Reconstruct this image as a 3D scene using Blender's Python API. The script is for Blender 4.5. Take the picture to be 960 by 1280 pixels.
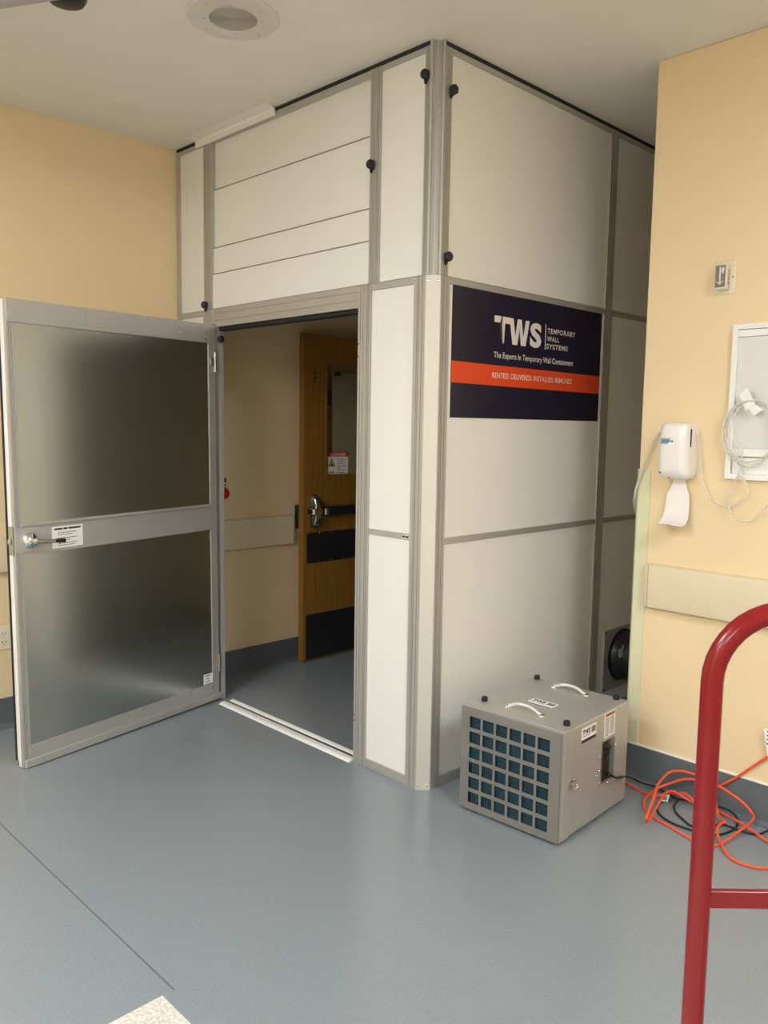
import bpy, bmesh, math, random
from mathutils import Vector, Matrix
random.seed(7)
for o in list(bpy.data.objects): bpy.data.objects.remove(o)
SC = bpy.context.scene
COL = SC.collection

# ------------------------------------------------------------------ camera
CAM = Vector((2.2479, -2.469, 1.5424)); YAW, PITCH, ROLL, FPX = 0.7934, -0.1052, 0.0153, 1029.42
_fw = Vector((-math.sin(YAW)*math.cos(PITCH), math.cos(YAW)*math.cos(PITCH), math.sin(PITCH)))
_rt = Vector((math.cos(YAW), math.sin(YAW), 0)); _up = _rt.cross(_fw)
CR = _rt*math.cos(ROLL) + _up*math.sin(ROLL); CU = -_rt*math.sin(ROLL) + _up*math.cos(ROLL)
cd = bpy.data.cameras.new('camera'); cam = bpy.data.objects.new('camera', cd); COL.objects.link(cam)
cd.sensor_fit = 'VERTICAL'; cd.sensor_height = 36.0; cd.lens = FPX*36/1280; cd.clip_start = 0.02
cam.matrix_world = Matrix(((CR.x, CU.x, -_fw.x, CAM.x), (CR.y, CU.y, -_fw.y, CAM.y), (CR.z, CU.z, -_fw.z, CAM.z), (0, 0, 0, 1)))
SC.camera = cam
def pix(u, v, ax, val):                       # photo pixel -> point on an axis plane
    d = _fw + CR*((u-480)/FPX) - CU*((v-640)/FPX)
    return CAM + d*((val-CAM[ax])/d[ax])
# ------------------------------------------------------------------ world, exposure, lamp power
w = bpy.data.worlds.new('world'); SC.world = w; w.use_nodes = True
w.node_tree.nodes['Background'].inputs[0].default_value = (.9, .95, 1, 1)
w.node_tree.nodes['Background'].inputs[1].default_value = 0.02
SC.view_settings.view_transform = 'Standard'; SC.view_settings.look = 'None'
SC.view_settings.gamma = 1; SC.view_settings.exposure = 0.0; SC.view_settings.use_curve_mapping = False
LAMP = 42.0                                    # radiance of the ceiling light diffusers
LAMP_COL = (.925, .97, 1.0)
LIGHT_SPOTS = [(.1, -3.1), (.8, -5.2), (2.9, -5.0), (3.3, -1.05)]

# ------------------------------------------------------------------ materials
def mat(name, col, rough=.5, metal=0., spec=.5, noise=None, bump=None, emit=None):
    m = bpy.data.materials.new(name); m.use_nodes = True
    nt = m.node_tree; b = nt.nodes['Principled BSDF']
    b.inputs['Base Color'].default_value = (*col, 1); b.inputs['Roughness'].default_value = rough
    b.inputs['Metallic'].default_value = metal; b.inputs['Specular IOR Level'].default_value = spec
    tc = nt.nodes.new('ShaderNodeTexCoord')
    if noise:                                  # (scale, amount, detail) colour mottling
        n = nt.nodes.new('ShaderNodeTexNoise'); n.inputs['Scale'].default_value = noise[0]; n.inputs['Detail'].default_value = noise[2]
        r = nt.nodes.new('ShaderNodeMapRange'); r.inputs[1].default_value = .3; r.inputs[2].default_value = .7
        r.inputs[3].default_value = 1-noise[1]; r.inputs[4].default_value = 1+noise[1]
        mx = nt.nodes.new('ShaderNodeVectorMath'); mx.operation = 'SCALE'; mx.inputs[0].default_value = col
        nt.links.new(tc.outputs['Object'], n.inputs['Vector']); nt.links.new(n.outputs[0], r.inputs[0])
        nt.links.new(r.outputs[0], mx.inputs['Scale']); nt.links.new(mx.outputs[0], b.inputs['Base Color'])
    if bump:                                   # (scale, strength, distance)
        n = nt.nodes.new('ShaderNodeTexNoise'); n.inputs['Scale'].default_value = bump[0]; n.inputs['Detail'].default_value = 3
        bp = nt.nodes.new('ShaderNodeBump'); bp.inputs['Strength'].default_value = bump[1]; bp.inputs['Distance'].default_value = bump[2]
        nt.links.new(tc.outputs['Object'], n.inputs['Vector']); nt.links.new(n.outputs[0], bp.inputs['Height'])
        nt.links.new(bp.outputs[0], b.inputs['Normal'])
    if emit:
        b.inputs['Emission Color'].default_value = (*emit[0], 1); b.inputs['Emission Strength'].default_value = emit[1]
    return m
M = {}
M['wall'] = mat('wall_paint', (.82, .655, .415), .5, 0, .35, (3, .02, 4), (260, .12, .002))
M['ceiling'] = mat('ceiling_paint', (.80, .77, .70), .85, 0, .2, (2, .02, 3))
M['white'] = mat('white_laminate', (.82, .82, .795), .28, 0, .5, (1.5, .012, 2))
M['white_matt'] = mat('white_matt', (.80, .79, .75), .6)
M['alu'] = mat('satin_aluminium', (.50, .495, .48), .42, .5)
M['alu_pale'] = mat('pale_aluminium', (.66, .645, .60), .45, .4)
M['edge'] = mat('grey_edge_trim', (.20, .195, .185), .5)
M['black'] = mat('black_plastic', (.012, .013, .016), .38)
M['rubber'] = mat('black_rubber', (.010, .011, .013), .65)
M['foam'] = mat('grey_foam', (.022, .025, .030), .9)
M['chrome'] = mat('chrome', (.82, .82, .80), .12, 1)
M['bright_steel'] = mat('bright_plated_steel', (.84, .85, .86), .25, .55)
M['dark_chrome'] = mat('dark_chrome', (.40, .40, .39), .18, 1)
M['steel'] = mat('brushed_steel', (.52, .51, .48), .35, 1)
M['scrub'] = mat('scrubber_sheet_metal', (.50, .495, .475), .40, .5)
M['navy'] = mat('navy_print', (.010, .008, .030), .35)
M['orange_print'] = mat('orange_print', (.76, .075, .018), .4)
M['orange_dark'] = mat('dark_orange_print', (.50, .05, .014), .4)
M['letter'] = mat('white_print', (.80, .75, .74), .5)
M['grey_print'] = mat('grey_print', (.085, .07, .08), .4)
M['ink'] = mat('black_ink', (.02, .02, .025), .6)
M['grey_ink'] = mat('grey_ink', (.22, .21, .21), .7)
M['paper'] = mat('paper', (.86, .85, .83), .7)
M['red'] = mat('red_enamel', (.19, .004, .008), .24, 0, .4)
M['red_plastic'] = mat('red_plastic', (.55, .008, .012), .3)
M['red_print'] = mat('red_print', (.55, .02, .025), .5)
M['brown_print'] = mat('brown_print', (.36, .10, .05), .5)
M['yellow_print'] = mat('yellow_print', (.80, .42, .04), .5)
M['cord'] = mat('orange_cord', (.80, .10, .035), .4)
M['guard'] = mat('beige_guard', (.72, .63, .45), .45, 0, .4, (120, .02, 2))
M['guard_green'] = mat('pale_green_guard', (.70, .68, .47), .45)
M['base'] = mat('grey_cove_base', (.115, .135, .155), .42, 0, .5, (60, .06, 3))
M['plate'] = mat('ivory_plate', (.78, .72, .58), .4)
M['dispenser'] = mat('white_abs', (.86, .82, .81), .25)
M['tubing'] = mat('clear_tubing', (.80, .78, .70), .25)
M['tape'] = mat('white_tape', (.86, .84, .80), .5)
M['blue_label'] = mat('blue_label', (.25, .38, .50), .4)
M['navy_ink'] = mat('navy_ink', (.01, .03, .09), .5)
M['pane_grey'] = mat('frosted_grey_pane', (.70, .70, .69), .35)
M['strip_white'] = mat('white_vinyl', (.84, .84, .83), .45)
M['boom_grey'] = mat('grey_enamel', (.42, .42, .45), .4)
M['backing'] = mat('grey_backing', (.40, .385, .32), .6)
M['brown_plate'] = mat('brown_plate', (.10, .06, .03), .5)
M['dark_glassy'] = mat('dark_lens', (.17, .155, .15), .3, .3)
M['clear_lens'] = mat('bright_lens', (.9, .9, .9), .1, .6)

def floor_mat(name, col, dots, rough, amt):
    m = bpy.data.materials.new(name); m.use_nodes = True; nt = m.node_tree; b = nt.nodes['Principled BSDF']
    tc = nt.nodes.new('ShaderNodeTexCoord')
    def noise(s, d):
        n = nt.nodes.new('ShaderNodeTexNoise'); n.inputs['Scale'].default_value = s; n.inputs['Detail'].default_value = d
        nt.links.new(tc.outputs['Object'], n.inputs['Vector']); return n
    n1 = noise(dots, 1)
    cr = nt.nodes.new('ShaderNodeValToRGB')
    cr.color_ramp.elements[0].position = .30; cr.color_ramp.elements[0].color = (*[c*(1-amt) for c in col], 1)
    cr.color_ramp.elements[1].position = .72; cr.color_ramp.elements[1].color = (*[c*(1+amt) for c in col], 1)
    nt.links.new(n1.outputs[0], cr.inputs[0])
    nt.links.new(cr.outputs[0], b.inputs['Base Color']); b.inputs['Roughness'].default_value = rough
    return m
M['floor'] = floor_mat('blue_grey_vinyl', (.232, .262, .292), 150, .21, .07)
M['inlay'] = floor_mat('off_white_terrazzo_vinyl', (.62, .59, .54), 110, .35, .22)

def wood_mat():
    m = bpy.data.materials.new('oak_veneer'); m.use_nodes = True; nt = m.node_tree; b = nt.nodes['Principled BSDF']
    tc = nt.nodes.new('ShaderNodeTexCoord'); mp = nt.nodes.new('ShaderNodeMapping'); mp.inputs['Scale'].default_value = (5, 5, .45)
    n = nt.nodes.new('ShaderNodeTexNoise'); n.inputs['Scale'].default_value = 4; n.inputs['Detail'].default_value = 8; n.inputs['Distortion'].default_value = 1.2
    wv = nt.nodes.new('ShaderNodeTexWave'); wv.wave_type = 'RINGS'; wv.inputs['Scale'].default_value = 1.3; wv.inputs['Distortion'].default_value = 7; wv.inputs['Detail'].default_value = 4
    mx = nt.nodes.new('ShaderNodeMix'); mx.data_type = 'FLOAT'; mx.inputs[0].default_value = .18
    cr = nt.nodes.new('ShaderNodeValToRGB')
    cr.color_ramp.elements[0].position = .25; cr.color_ramp.elements[0].color = (.215, .096, .013, 1)
    cr.color_ramp.elements[1].position = .75; cr.color_ramp.elements[1].color = (.29, .14, .022, 1)
    L = nt.links.new
    L(tc.outputs['Object'], mp.inputs[0]); L(mp.outputs[0], n.inputs['Vector']); L(mp.outputs[0], wv.inputs['Vector'])
    L(n.outputs[0], mx.inputs[2]); L(wv.outputs[1], mx.inputs[3]); L(mx.outputs[0], cr.inputs[0]); L(cr.outputs[0], b.inputs['Base Color'])
    b.inputs['Roughness'].default_value = .38
    return m
M['wood'] = wood_mat()

def galv_mat():
    m = bpy.data.materials.new('galvanised_sheet'); m.use_nodes = True; nt = m.node_tree; b = nt.nodes['Principled BSDF']
    b.inputs['Metallic'].default_value = 1
    tc = nt.nodes.new('ShaderNodeTexCoord'); mp = nt.nodes.new('ShaderNodeMapping'); mp.inputs['Scale'].default_value = (1, 1, 30)
    n = nt.nodes.new('ShaderNodeTexNoise'); n.inputs['Scale'].default_value = 12; n.inputs['Detail'].default_value = 4
    cr = nt.nodes.new('ShaderNodeValToRGB')
    cr.color_ramp.elements[0].color = (.50, .51, .47, 1); cr.color_ramp.elements[1].color = (.60, .61, .57, 1)
    L = nt.links.new
    L(tc.outputs['Object'], mp.inputs[0]); L(mp.outputs[0], n.inputs['Vector']); L(n.outputs[0], cr.inputs[0]); L(cr.outputs[0], b.inputs['Base Color'])
    b.inputs['Roughness'].default_value = .24
    return m
M['galv'] = galv_mat()

def filter_mat():
    m = bpy.data.materials.new('blue_filter_fibre'); m.use_nodes = True; nt = m.node_tree; b = nt.nodes['Principled BSDF']
    tc = nt.nodes.new('ShaderNodeTexCoord'); n = nt.nodes.new('ShaderNodeTexNoise'); n.inputs['Scale'].default_value = 160; n.inputs['Detail'].default_value = 4
    cr = nt.nodes.new('ShaderNodeValToRGB')
    cr.color_ramp.elements[0].position = .35; cr.color_ramp.elements[0].color = (.004, .015, .024, 1)
    cr.color_ramp.elements[1].position = .7; cr.color_ramp.elements[1].color = (.022, .078, .108, 1)
    bp = nt.nodes.new('ShaderNodeBump'); bp.inputs['Strength'].default_value = .6; bp.inputs['Distance'].default_value = .004
    L = nt.links.new
    L(tc.outputs['Object'], n.inputs['Vector']); L(n.outputs[0], cr.inputs[0]); L(cr.outputs[0], b.inputs['Base Color']); L(n.outputs[0], bp.inputs['Height']); L(bp.outputs[0], b.inputs['Normal'])
    b.inputs['Roughness'].default_value = .95
    return m
M['filter'] = filter_mat()

def glass_mat(name, tint, fac):
    m = bpy.data.materials.new(name); m.use_nodes = True; nt = m.node_tree; nt.nodes.clear()
    o = nt.nodes.new('ShaderNodeOutputMaterial'); mx = nt.nodes.new('ShaderNodeMixShader'); t = nt.nodes.new('ShaderNodeBsdfTransparent'); g = nt.nodes.new('ShaderNodeBsdfGlossy')
    t.inputs[0].default_value = (*tint, 1); g.inputs['Roughness'].default_value = .03
    mx.inputs[0].default_value = fac; nt.links.new(t.outputs[0], mx.inputs[1]); nt.links.new(g.outputs[0], mx.inputs[2]); nt.links.new(mx.outputs[0], o.inputs[0])
    return m
M['glass'] = glass_mat('door_glass', (.92, .90, .85), .05)
def tubing_mat():
    m = bpy.data.materials.new('clear_plastic_tubing'); m.use_nodes = True; nt = m.node_tree; b = nt.nodes['Principled BSDF']
    out = nt.nodes['Material Output']; t = nt.nodes.new('ShaderNodeBsdfTransparent'); mx = nt.nodes.new('ShaderNodeMixShader'); mx.inputs[0].default_value = .42
    b.inputs['Base Color'].default_value = (.78, .76, .70, 1); b.inputs['Roughness'].default_value = .2
    nt.links.new(t.outputs[0], mx.inputs[1]); nt.links.new(b.outputs[0], mx.inputs[2]); nt.links.new(mx.outputs[0], out.inputs[0])
    return m
M['tubing'] = tubing_mat()
M['lamp'] = mat('lamp_diffuser', (.9, .9, .88), .5, emit=(LAMP_COL, LAMP))

# ------------------------------------------------------------------ mesh helpers
def box(bm, x0, x1, y0, y1, z0, z1, bev=0., seg=1):
    vs = [bm.verts.new((x, y, z)) for x in (x0, x1) for y in (y0, y1) for z in (z0, z1)]
    fs = [bm.faces.new([vs[i] for i in q]) for q in ((0, 1, 3, 2), (4, 6, 7, 5), (0, 4, 5, 1), (2, 3, 7, 6), (0, 2, 6, 4), (1, 5, 7, 3))]
    if bev > 0:
        es = list({e for f in fs for e in f.edges})
        bmesh.ops.bevel(bm, geom=es, offset=bev, segments=seg, affect='EDGES', profile=.5)
    return bm
def B(*a, **k): return box(bmesh.new(), *a, **k)
def frame_axes(d):
    d = d.normalized(); a = Vector((0, 0, 1)) if abs(d.z) < .9 else Vector((1, 0, 0))
    u = d.cross(a).normalized(); return u, d.cross(u).normalized()
def loft(bm, rings, cap=True):
    R = [[bm.verts.new(p) for p in r] for r in rings]
    n = len(R[0])
    for a, b in zip(R, R[1:]):
        for i in range(n): bm.faces.new((a[i], a[(i+1) % n], b[(i+1) % n], b[i]))
    if cap: bm.faces.new(R[0][::-1]); bm.faces.new(R[-1])
    return bm
def cyl(bm, p0, p1, r0, r1=None, seg=20):
    p0, p1 = Vector(p0), Vector(p1); r1 = r0 if r1 is None else r1; u, v = frame_axes(p1-p0)
    ring = lambda p, r: [p + (u*math.cos(2*math.pi*i/seg) + v*math.sin(2*math.pi*i/seg))*r for i in range(seg)]
    return loft(bm, [ring(p0, r0), ring(p1, r1)])
def lathe(bm, p, axis, prof, seg=32):          # prof: (radius, distance along axis)
    p, axis = Vector(p), Vector(axis).normalized(); u, v = frame_axes(axis)
    return loft(bm, [[p + axis*h + (u*math.cos(2*math.pi*i/seg) + v*math.sin(2*math.pi*i/seg))*max(r, 1e-4) for i in range(seg)] for r, h in prof])
def catmull(pts, n=6):
    P = [Vector(p) for p in pts]; P = [P[0]*2-P[1]] + P + [P[-1]*2-P[-2]]; out = []
    for i in range(1, len(P)-2):
        a, b, c, d = P[i-1:i+3]
        for k in range(n):
            t = k/n; out.append(.5*((2*b) + (c-a)*t + (2*a-5*b+4*c-d)*t*t + (3*b-3*c+d-a)*t**3))
    return out + [P[-2]]
def tube(bm, pts, r, seg=8):
    P = [Vector(p) for p in pts]; rings = []; u = None
    for i, p in enumerate(P):
        d = (P[min(i+1, len(P)-1)] - P[max(i-1, 0)])
        if d.length < 1e-7: d = Vector((0, 0, 1))
        d.normalize()
        if u is None: u, v = frame_axes(d)
        else: u = (u - d*u.dot(d)).normalized()
        v = d.cross(u)
        rings.append([p + (u*math.cos(2*math.pi*k/seg) + v*math.sin(2*math.pi*k/seg))*r for k in range(seg)])
    return loft(bm, rings)
def prism(bm, poly, z0, z1, f=lambda a, b, c: (a, b, c)):
    return loft(bm, [[f(a, b, z0) for a, b in poly], [f(a, b, z1) for a, b in poly]])
def obj(name, bm, m, parent=None, smooth=False, loc=None):
    bmesh.ops.recalc_face_normals(bm, faces=bm.faces[:])
    me = bpy.data.meshes.new(name); bm.to_mesh(me); bm.free()
    me.materials.append(M[m] if isinstance(m, str) else m)
    if smooth: me.shade_smooth(); me.set_sharp_from_angle(angle=math.radians(35))
    o = bpy.data.objects.new(name, me); COL.objects.link(o)
    if parent: o.parent = parent
    if loc is not None: o.location = loc
    return o
def thing(name, label, cat, loc=(0, 0, 0), rz=0., group=None, kind=None):
    o = bpy.data.objects.new(name, None); COL.objects.link(o); o.empty_display_size = .05
    o.location = loc; o.rotation_euler = (0, 0, rz); tag(o, label, cat, group, kind); return o
def tag(o, label=None, cat=None, group=None, kind=None):
    if label: o['label'] = label
    if cat: o['category'] = cat
    if group: o['group'] = group
    if kind: o['kind'] = kind
    return o
CAPH = {}
def text_bm(s, width=None, height=None, bold=0., depth=.0008, spacing=1.):
    """lettering as a mesh: x 0..width, capitals 0..height, lying in the xy plane, facing +z"""
    cu = bpy.data.curves.new('t', 'FONT'); cu.body = s; cu.size = 1; cu.offset = bold; cu.extrude = 0; cu.space_character = spacing; cu.resolution_u = 3
    o = bpy.data.objects.new('t', cu); COL.objects.link(o)
    dg = bpy.context.evaluated_depsgraph_get(); me = bpy.data.meshes.new_from_object(o.evaluated_get(dg))
    bpy.data.objects.remove(o); bpy.data.curves.remove(cu)
    bm = bmesh.new(); bm.from_mesh(me); bpy.data.meshes.remove(me)
    x0 = min(v.co.x for v in bm.verts); x1 = max(v.co.x for v in bm.verts)
    cap = CAPH.get(bold)
    if cap is None:
        c2 = bpy.data.curves.new('h', 'FONT'); c2.body = 'H'; c2.size = 1; c2.offset = bold; o2 = bpy.data.objects.new('h', c2); COL.objects.link(o2)
        m2 = bpy.data.meshes.new_from_object(o2.evaluated_get(bpy.context.evaluated_depsgraph_get())); bpy.data.objects.remove(o2); bpy.data.curves.remove(c2)
        cap = CAPH[bold] = (min(v.co.y for v in m2.vertices), max(v.co.y for v in m2.vertices)); bpy.data.meshes.remove(m2)
    sy = (height or .1)/(cap[1]-cap[0]); sx = width/(x1-x0) if width else sy
    for v in bm.verts: v.co = Vector(((v.co.x-x0)*sx, (v.co.y-cap[0])*sy, depth))
    return bm
def mapped(bm, f):
    for v in bm.verts: v.co = Vector(f(v.co.x, v.co.y, v.co.z))
    return bm
def flat_obj(name, bm, m, parent, smooth=False):   # open flat lettering: keep the winding as it is
    me = bpy.data.meshes.new(name); bm.to_mesh(me); bm.free(); me.materials.append(M[m])
    o = bpy.data.objects.new(name, me); COL.objects.link(o); o.parent = parent; return o
def bars(rows, f, th=.0006):                    # rows of (x0, x1, y0, y1): fine illegible print
    bm = bmesh.new()
    for x0, x1, y0, y1 in rows:
        vs = [bm.verts.new(f(x, y, th)) for x, y in ((x0, y0), (x1, y0), (x1, y1), (x0, y1))]; bm.faces.new(vs)
    return bm

# ------------------------------------------------------------------ the room
CE, XL, YR, XR = 3.03, -1.938, .779, .50
XF, YB = 5.0, -6.5
def S(o): o['kind'] = 'structure'; return o
fl = S(obj('floor', B(XL-.1, XF+.1, YB-.1, 4.6, -.1, 0), 'floor')); fl['label'] = 'blue-grey speckled sheet vinyl floor'
obj('seam', B(XL+.02, .364, -1.3935, -1.3895, 0, .0006), mat('seam_weld', (.10, .12, .13), .5), fl)
inl = S(obj('floor_inlay', B(.364, 3.9, -4.6, -1.427, -.001, .0015), 'inlay')); inl['label'] = 'off-white speckled vinyl floor inlay at the bottom left edge'
ce = S(obj('ceiling', B(XL-.1, XF+.1, YB-.1, 4.6, CE, CE+.1), 'ceiling')); ce['label'] = 'flat off-white ceiling'
o = S(obj('wall_left', B(XL-.1, XL, YB-.1, 4.6, 0, CE), 'wall')); o['label'] = 'tan painted wall behind the open metal door'
o = S(obj('wall_right', B(XR, XF+.1, YR, 4.6, 0, CE, bev=.004), 'wall')); o['label'] = 'tan painted wall holding the sanitizer dispenser and strobe'
o = S(obj('wall_far', B(XF, XF+.1, YB, YR, 0, CE), 'wall')); o['label'] = 'tan painted wall far to the right'
o = S(obj('wall_rear', B(XL, XF, YB-.1, YB, 0, CE), 'wall')); o['label'] = 'tan painted wall behind the viewer'
bm = B(XL, -1.80, 1.86, 1.98, 0, CE); box(bm, -.74, 0.06, 1.86, 1.98, 0, CE); box(bm, -1.80, -.74, 1.86, 1.98, 2.13, CE)
o = S(obj('wall_inner', bm, 'wall')); o['label'] = 'tan wall with the wooden door opening inside the enclosure'
o = S(obj('wall_end', B(XL, XR, 4.5, 4.6, 0, CE), 'wall')); o['label'] = 'tan wall closing the corridor beyond'
def cove(name, p0, p1, out, h, label):
    p0, p1, out = Vector(p0), Vector(p1), Vector(out)
    prof = [(0, 0), (.032, 0), (.030, .003), (.018, .008), (.008, .018), (.006, .03), (.006, h-.004), (.003, h), (0, h)]
    bm = loft(bmesh.new(), [[p + out*a + Vector((0, 0, b)) for a, b in prof] for p in (p0, p1)])
    o = S(obj(name, bm, 'base')); o['label'] = label; return o
cove('baseboard_left', (XL, YB, 0), (XL, -.004, 0), (1, 0, 0), .152, 'grey coved vinyl base along the left wall')
cove('baseboard_inner', (XL, .052, 0), (XL, 1.86, 0), (1, 0, 0), .145, 'grey coved vinyl base inside the enclosure')
bb = cove('baseboard_right', (XR, YR, 0), (XF, YR, 0), (0, -1, 0), .165, 'grey coved vinyl base under the dispenser wall')
obj('top_caulk', B(XR, XF, YR-.0065, YR, .165, .171), 'paper', bb)
# corner guard on the wall end
bm = B(XR-.004, XR+.056, YR-.004, YR-.0002, .172, 1.374, bev=.0015); box(bm, XR-.004, XR-.0002, YR-.004, YR+.05, .172, 1.374)
o = S(obj('trim_1', bm, 'guard_green')); o['label'] = 'pale green vinyl corner guard on the wall end'

def wall_guard(name, label, p0, p1, out, z0, z1, caps):
    t = thing(name, label, 'bumper guard', (*p0, z0)); d = (Vector((*p1, 0))-Vector((*p0, 0))); L = d.length; d.normalize(); out = Vector(out); H = z1-z0
    def f(s, q, z): v = d*s + out*q; return (v.x, v.y, z)
    prof = [(.0, 0), (.022, 0), (.031, .006), (.034, .016), (.034, H-.016), (.031, H-.006), (.022, H), (0, H)]
    def seg(a, b): return loft(bmesh.new(), [[f(s, q, z) for q, z in prof] for s in (a, b)])
    a0 = .022 if caps[0] else 0; b0 = L-.022 if caps[1] else L
    obj('guard_rail', seg(a0, b0), 'guard', t, True)
    for c, s0, s1 in ((caps[0], .020, 0), (caps[1], L-.020, L)):
        if c:
            bm = loft(bmesh.new(), [[f(s, q*k, H/2+(z-H/2)*k2) for q, z in prof] for s, k, k2 in ((s0, 1.02, 1.005), (s0+(s1-s0)*.5, 1.0, 1.0), (s0+(s1-s0)*.9, .85, .97), (s1, .6, .94))])
            obj('end_cap', bm, 'guard', t, True)
    return t
wall_guard('bumper_guard', 'long beige bumper guard on the wall below the sanitizer dispenser', (.560, YR), (XF, YR), (0, -1, 0), .785, .974, (1, 0))
wall_guard('bumper_guard', 'beige bumper guard seen inside the doorway beside the wooden door', (XL, .06), (XL, .822), (1, 0, 0), .770, .960, (0, 1))
wall_guard('bumper_guard', 'beige bumper guard at the left edge, behind the open metal door', (XL, YB), (XL, -.02), (1, 0, 0), .790, .978, (0, 0))

# ceiling lights (recessed troffers overhead, behind and beside the viewer)
for i, (x, y) in enumerate(LIGHT_SPOTS):
    t = thing('ceiling_light', ['rectangular ceiling light panel to the left of the viewer', 'rectangular ceiling light panel at the left rear of the room', 'rectangular ceiling light panel just behind the viewer', 'rectangular ceiling light panel near the right-hand wall'][i], 'ceiling light', (x, y, CE-.012), 0, 'ceiling light panels')
    bm = B(-.61, .61, -.305, -.28, 0, .012); box(bm, -.61, .61, .28, .305, 0, .012); box(bm, -.61, -.585, -.28, .28, 0, .012); box(bm, .585, .61, -.28, .28, 0, .012)
    obj('lamp_frame', bm, 'white_matt', t)
    obj('diffuser', B(-.585, .585, -.28, .28, .004, .010), 'lamp', t)

# ------------------------------------------------------------------ modular wall panels
TH = .045
def stile_bm(u0, u1, z0, z1, grooves=(), t=TH):
    pr = [(u0, t), (u0, 0)]
    for g in sorted(grooves): pr += [(g-.0014, 0), (g-.0014, .004), (g+.0014, .004), (g+.0014, 0)]
    pr += [(u1, 0), (u1, t)]
    return prism(bmesh.new(), pr, z0, z1)
def panel(label, face, u0, u1, z0, z1, lst, rst, rails, sheets, gasket=None, knobs=(), lg=(), rg=(), edges=()):
    """face 'F' lies along x at y=0, 'S' along y at x=0; local x runs along the face, y points into the enclosure"""
    t = thing('modular_panel', label, 'wall panel', (u0, 0, z0) if face == 'F' else (0, u0, z0), 0 if face == 'F' else math.pi/2)
    W, H = u1-u0, z1-z0
    obj('stile', stile_bm(0, lst, 0, H, lg), 'alu', t); obj('stile', stile_bm(W-rst, W, 0, H, [W-g for g in rg]), 'alu', t)
    for a, b in rails: obj('rail', B(lst, W-rst, .0008, TH-.001, a-z0, b-z0, bev=.0012), 'alu', t)
    for a, b, dy in sheets: obj('infill_sheet', B(lst+.0002, W-rst-.0002, dy, dy+.006, a-z0, b-z0, bev=.0008), 'white', t)
    for z, dy in edges: obj('sheet_edge', B(lst+.0003, W-rst-.0003, dy-.0005, dy+.006, z-z0+.0002, z-z0+.0046), 'edge', t)
    if gasket: obj('gasket', B(0, W, .002, TH, H+.0002, gasket-z0, bev=.002), 'foam', t)
    for ku, kz in knobs:
        k = obj('clamp_knob', lathe(bmesh.new(), (ku-u0, 0, kz-z0), (0, -1, 0), [(.009, 0), (.010, .004), (.0175, .006), (.019, .012), (.0185, .022), (.014, .027), (.004, .0285)], 20), 'black', t, True)
        bm = B(ku-u0-.013, ku-u0+.013, -.012, -.0002, kz-z0-.018, kz-z0+.016, bev=.003)
        prism(bm, [(ku-u0-.010, kz-z0-.02), (ku-u0+.004, kz-z0-.02), (ku-u0-.006, kz-z0-.033)], -.010, -.001, lambda a, b, c: (a, c, b))
        obj('clamp_bracket', bm, 'black', t)
    return t
SEAM, TOPZ = 2.140, 3.0115
pF = panel('tall narrow white lower panel between the doorway and the corner', 'F', -.395, -.0455, 0, SEAM, .034, .062, [(0, .041), (1.066, 1.089), (2.112, SEAM)], [(.041, 1.066, .007), (1.089, 2.112, .007)], lg=(.012, .022), rg=(.015, .034, .042))
obj('maker_badge', B(.243, .287, -.0004, .0008, 1.070, 1.085), 'paper', pF)
flat_obj('badge_print', bars([(.246, .262, 1.073, 1.082), (.265, .284, 1.073, 1.082)], lambda x, y, z: (x, -.0006, y)), 'ink', pF)
panel('narrow white lower panel at the left wall, mostly behind the open door', 'F', XL+.004, -1.645, 0, SEAM, .022, .03, [(0, .041), (1.066, 1.089), (2.112, SEAM)], [(.041, 1.066, .007), (1.089, 2.112, .007)])
panel('narrow white upper panel against the left wall', 'F', XL+.004, -1.632, SEAM+.001, TOPZ, .030, .032, [(2.990, TOPZ)], [(2.143, 2.990, .007)], gasket=CE, knobs=[(-1.640, 2.166)], rg=(.008, .02))
panel('wide white upper panel of overlapping sheets above the doorway', 'F', -1.631, -.346, SEAM+.001, TOPZ, .046, .032, [(2.990, TOPZ)],
      [(2.70, 2.990, .0235), (2.40, 2.752, .017), (2.28, 2.454, .0105), (2.143, 2.318, .004)], gasket=CE, knobs=[(-.359, 2.627)], lg=(.012, .026), rg=(.008, .02), edges=[(2.752, .017), (2.454, .0105), (2.318, .004)])
panel('narrow white upper panel beside the corner post, left of it', 'F', -.345, -.0455, SEAM+.001, TOPZ, .029, .022, [(2.990, TOPZ)], [(2.143, 2.990, .007)], gasket=CE, knobs=[(-.056, 2.902)], lg=(.009, .019), rg=(.006, .014))
panel('large white lower panel carrying the navy sign', 'S', .0455, 1.314, 0, SEAM, .052, .034, [(0, .042), (1.050, 1.076), (2.114, SEAM)], [(.042, 1.050, .007), (1.076, 2.114, .007)], lg=(.010, .018, .034), rg=(.012, .022))
panel('large white upper panel above the navy sign', 'S', .0455, 1.314, SEAM+.001, TOPZ, .038, .029, [(2.990, TOPZ)], [(2.143, 2.990, .007)], gasket=CE, knobs=[(.078, 2.852), (.068, 2.214)], lg=(.010, .020, .030), rg=(.008, .018))
panel('white lower panel behind the wall end, with a round black duct port', 'S', 1.315, 2.55, 0, SEAM, .036, .036, [(0, .042), (1.050, 1.076), (2.114, SEAM)], [(.042, 1.050, .007), (1.076, 2.114, .007)], lg=(.012, .024))
panel('shaded white upper panel disappearing behind the wall end', 'S', 1.315, 2.55, SEAM+.001, TOPZ, .034, .034, [(2.990, TOPZ)], [(2.143, 2.990, .007)], gasket=CE, lg=(.010, .022))
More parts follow.
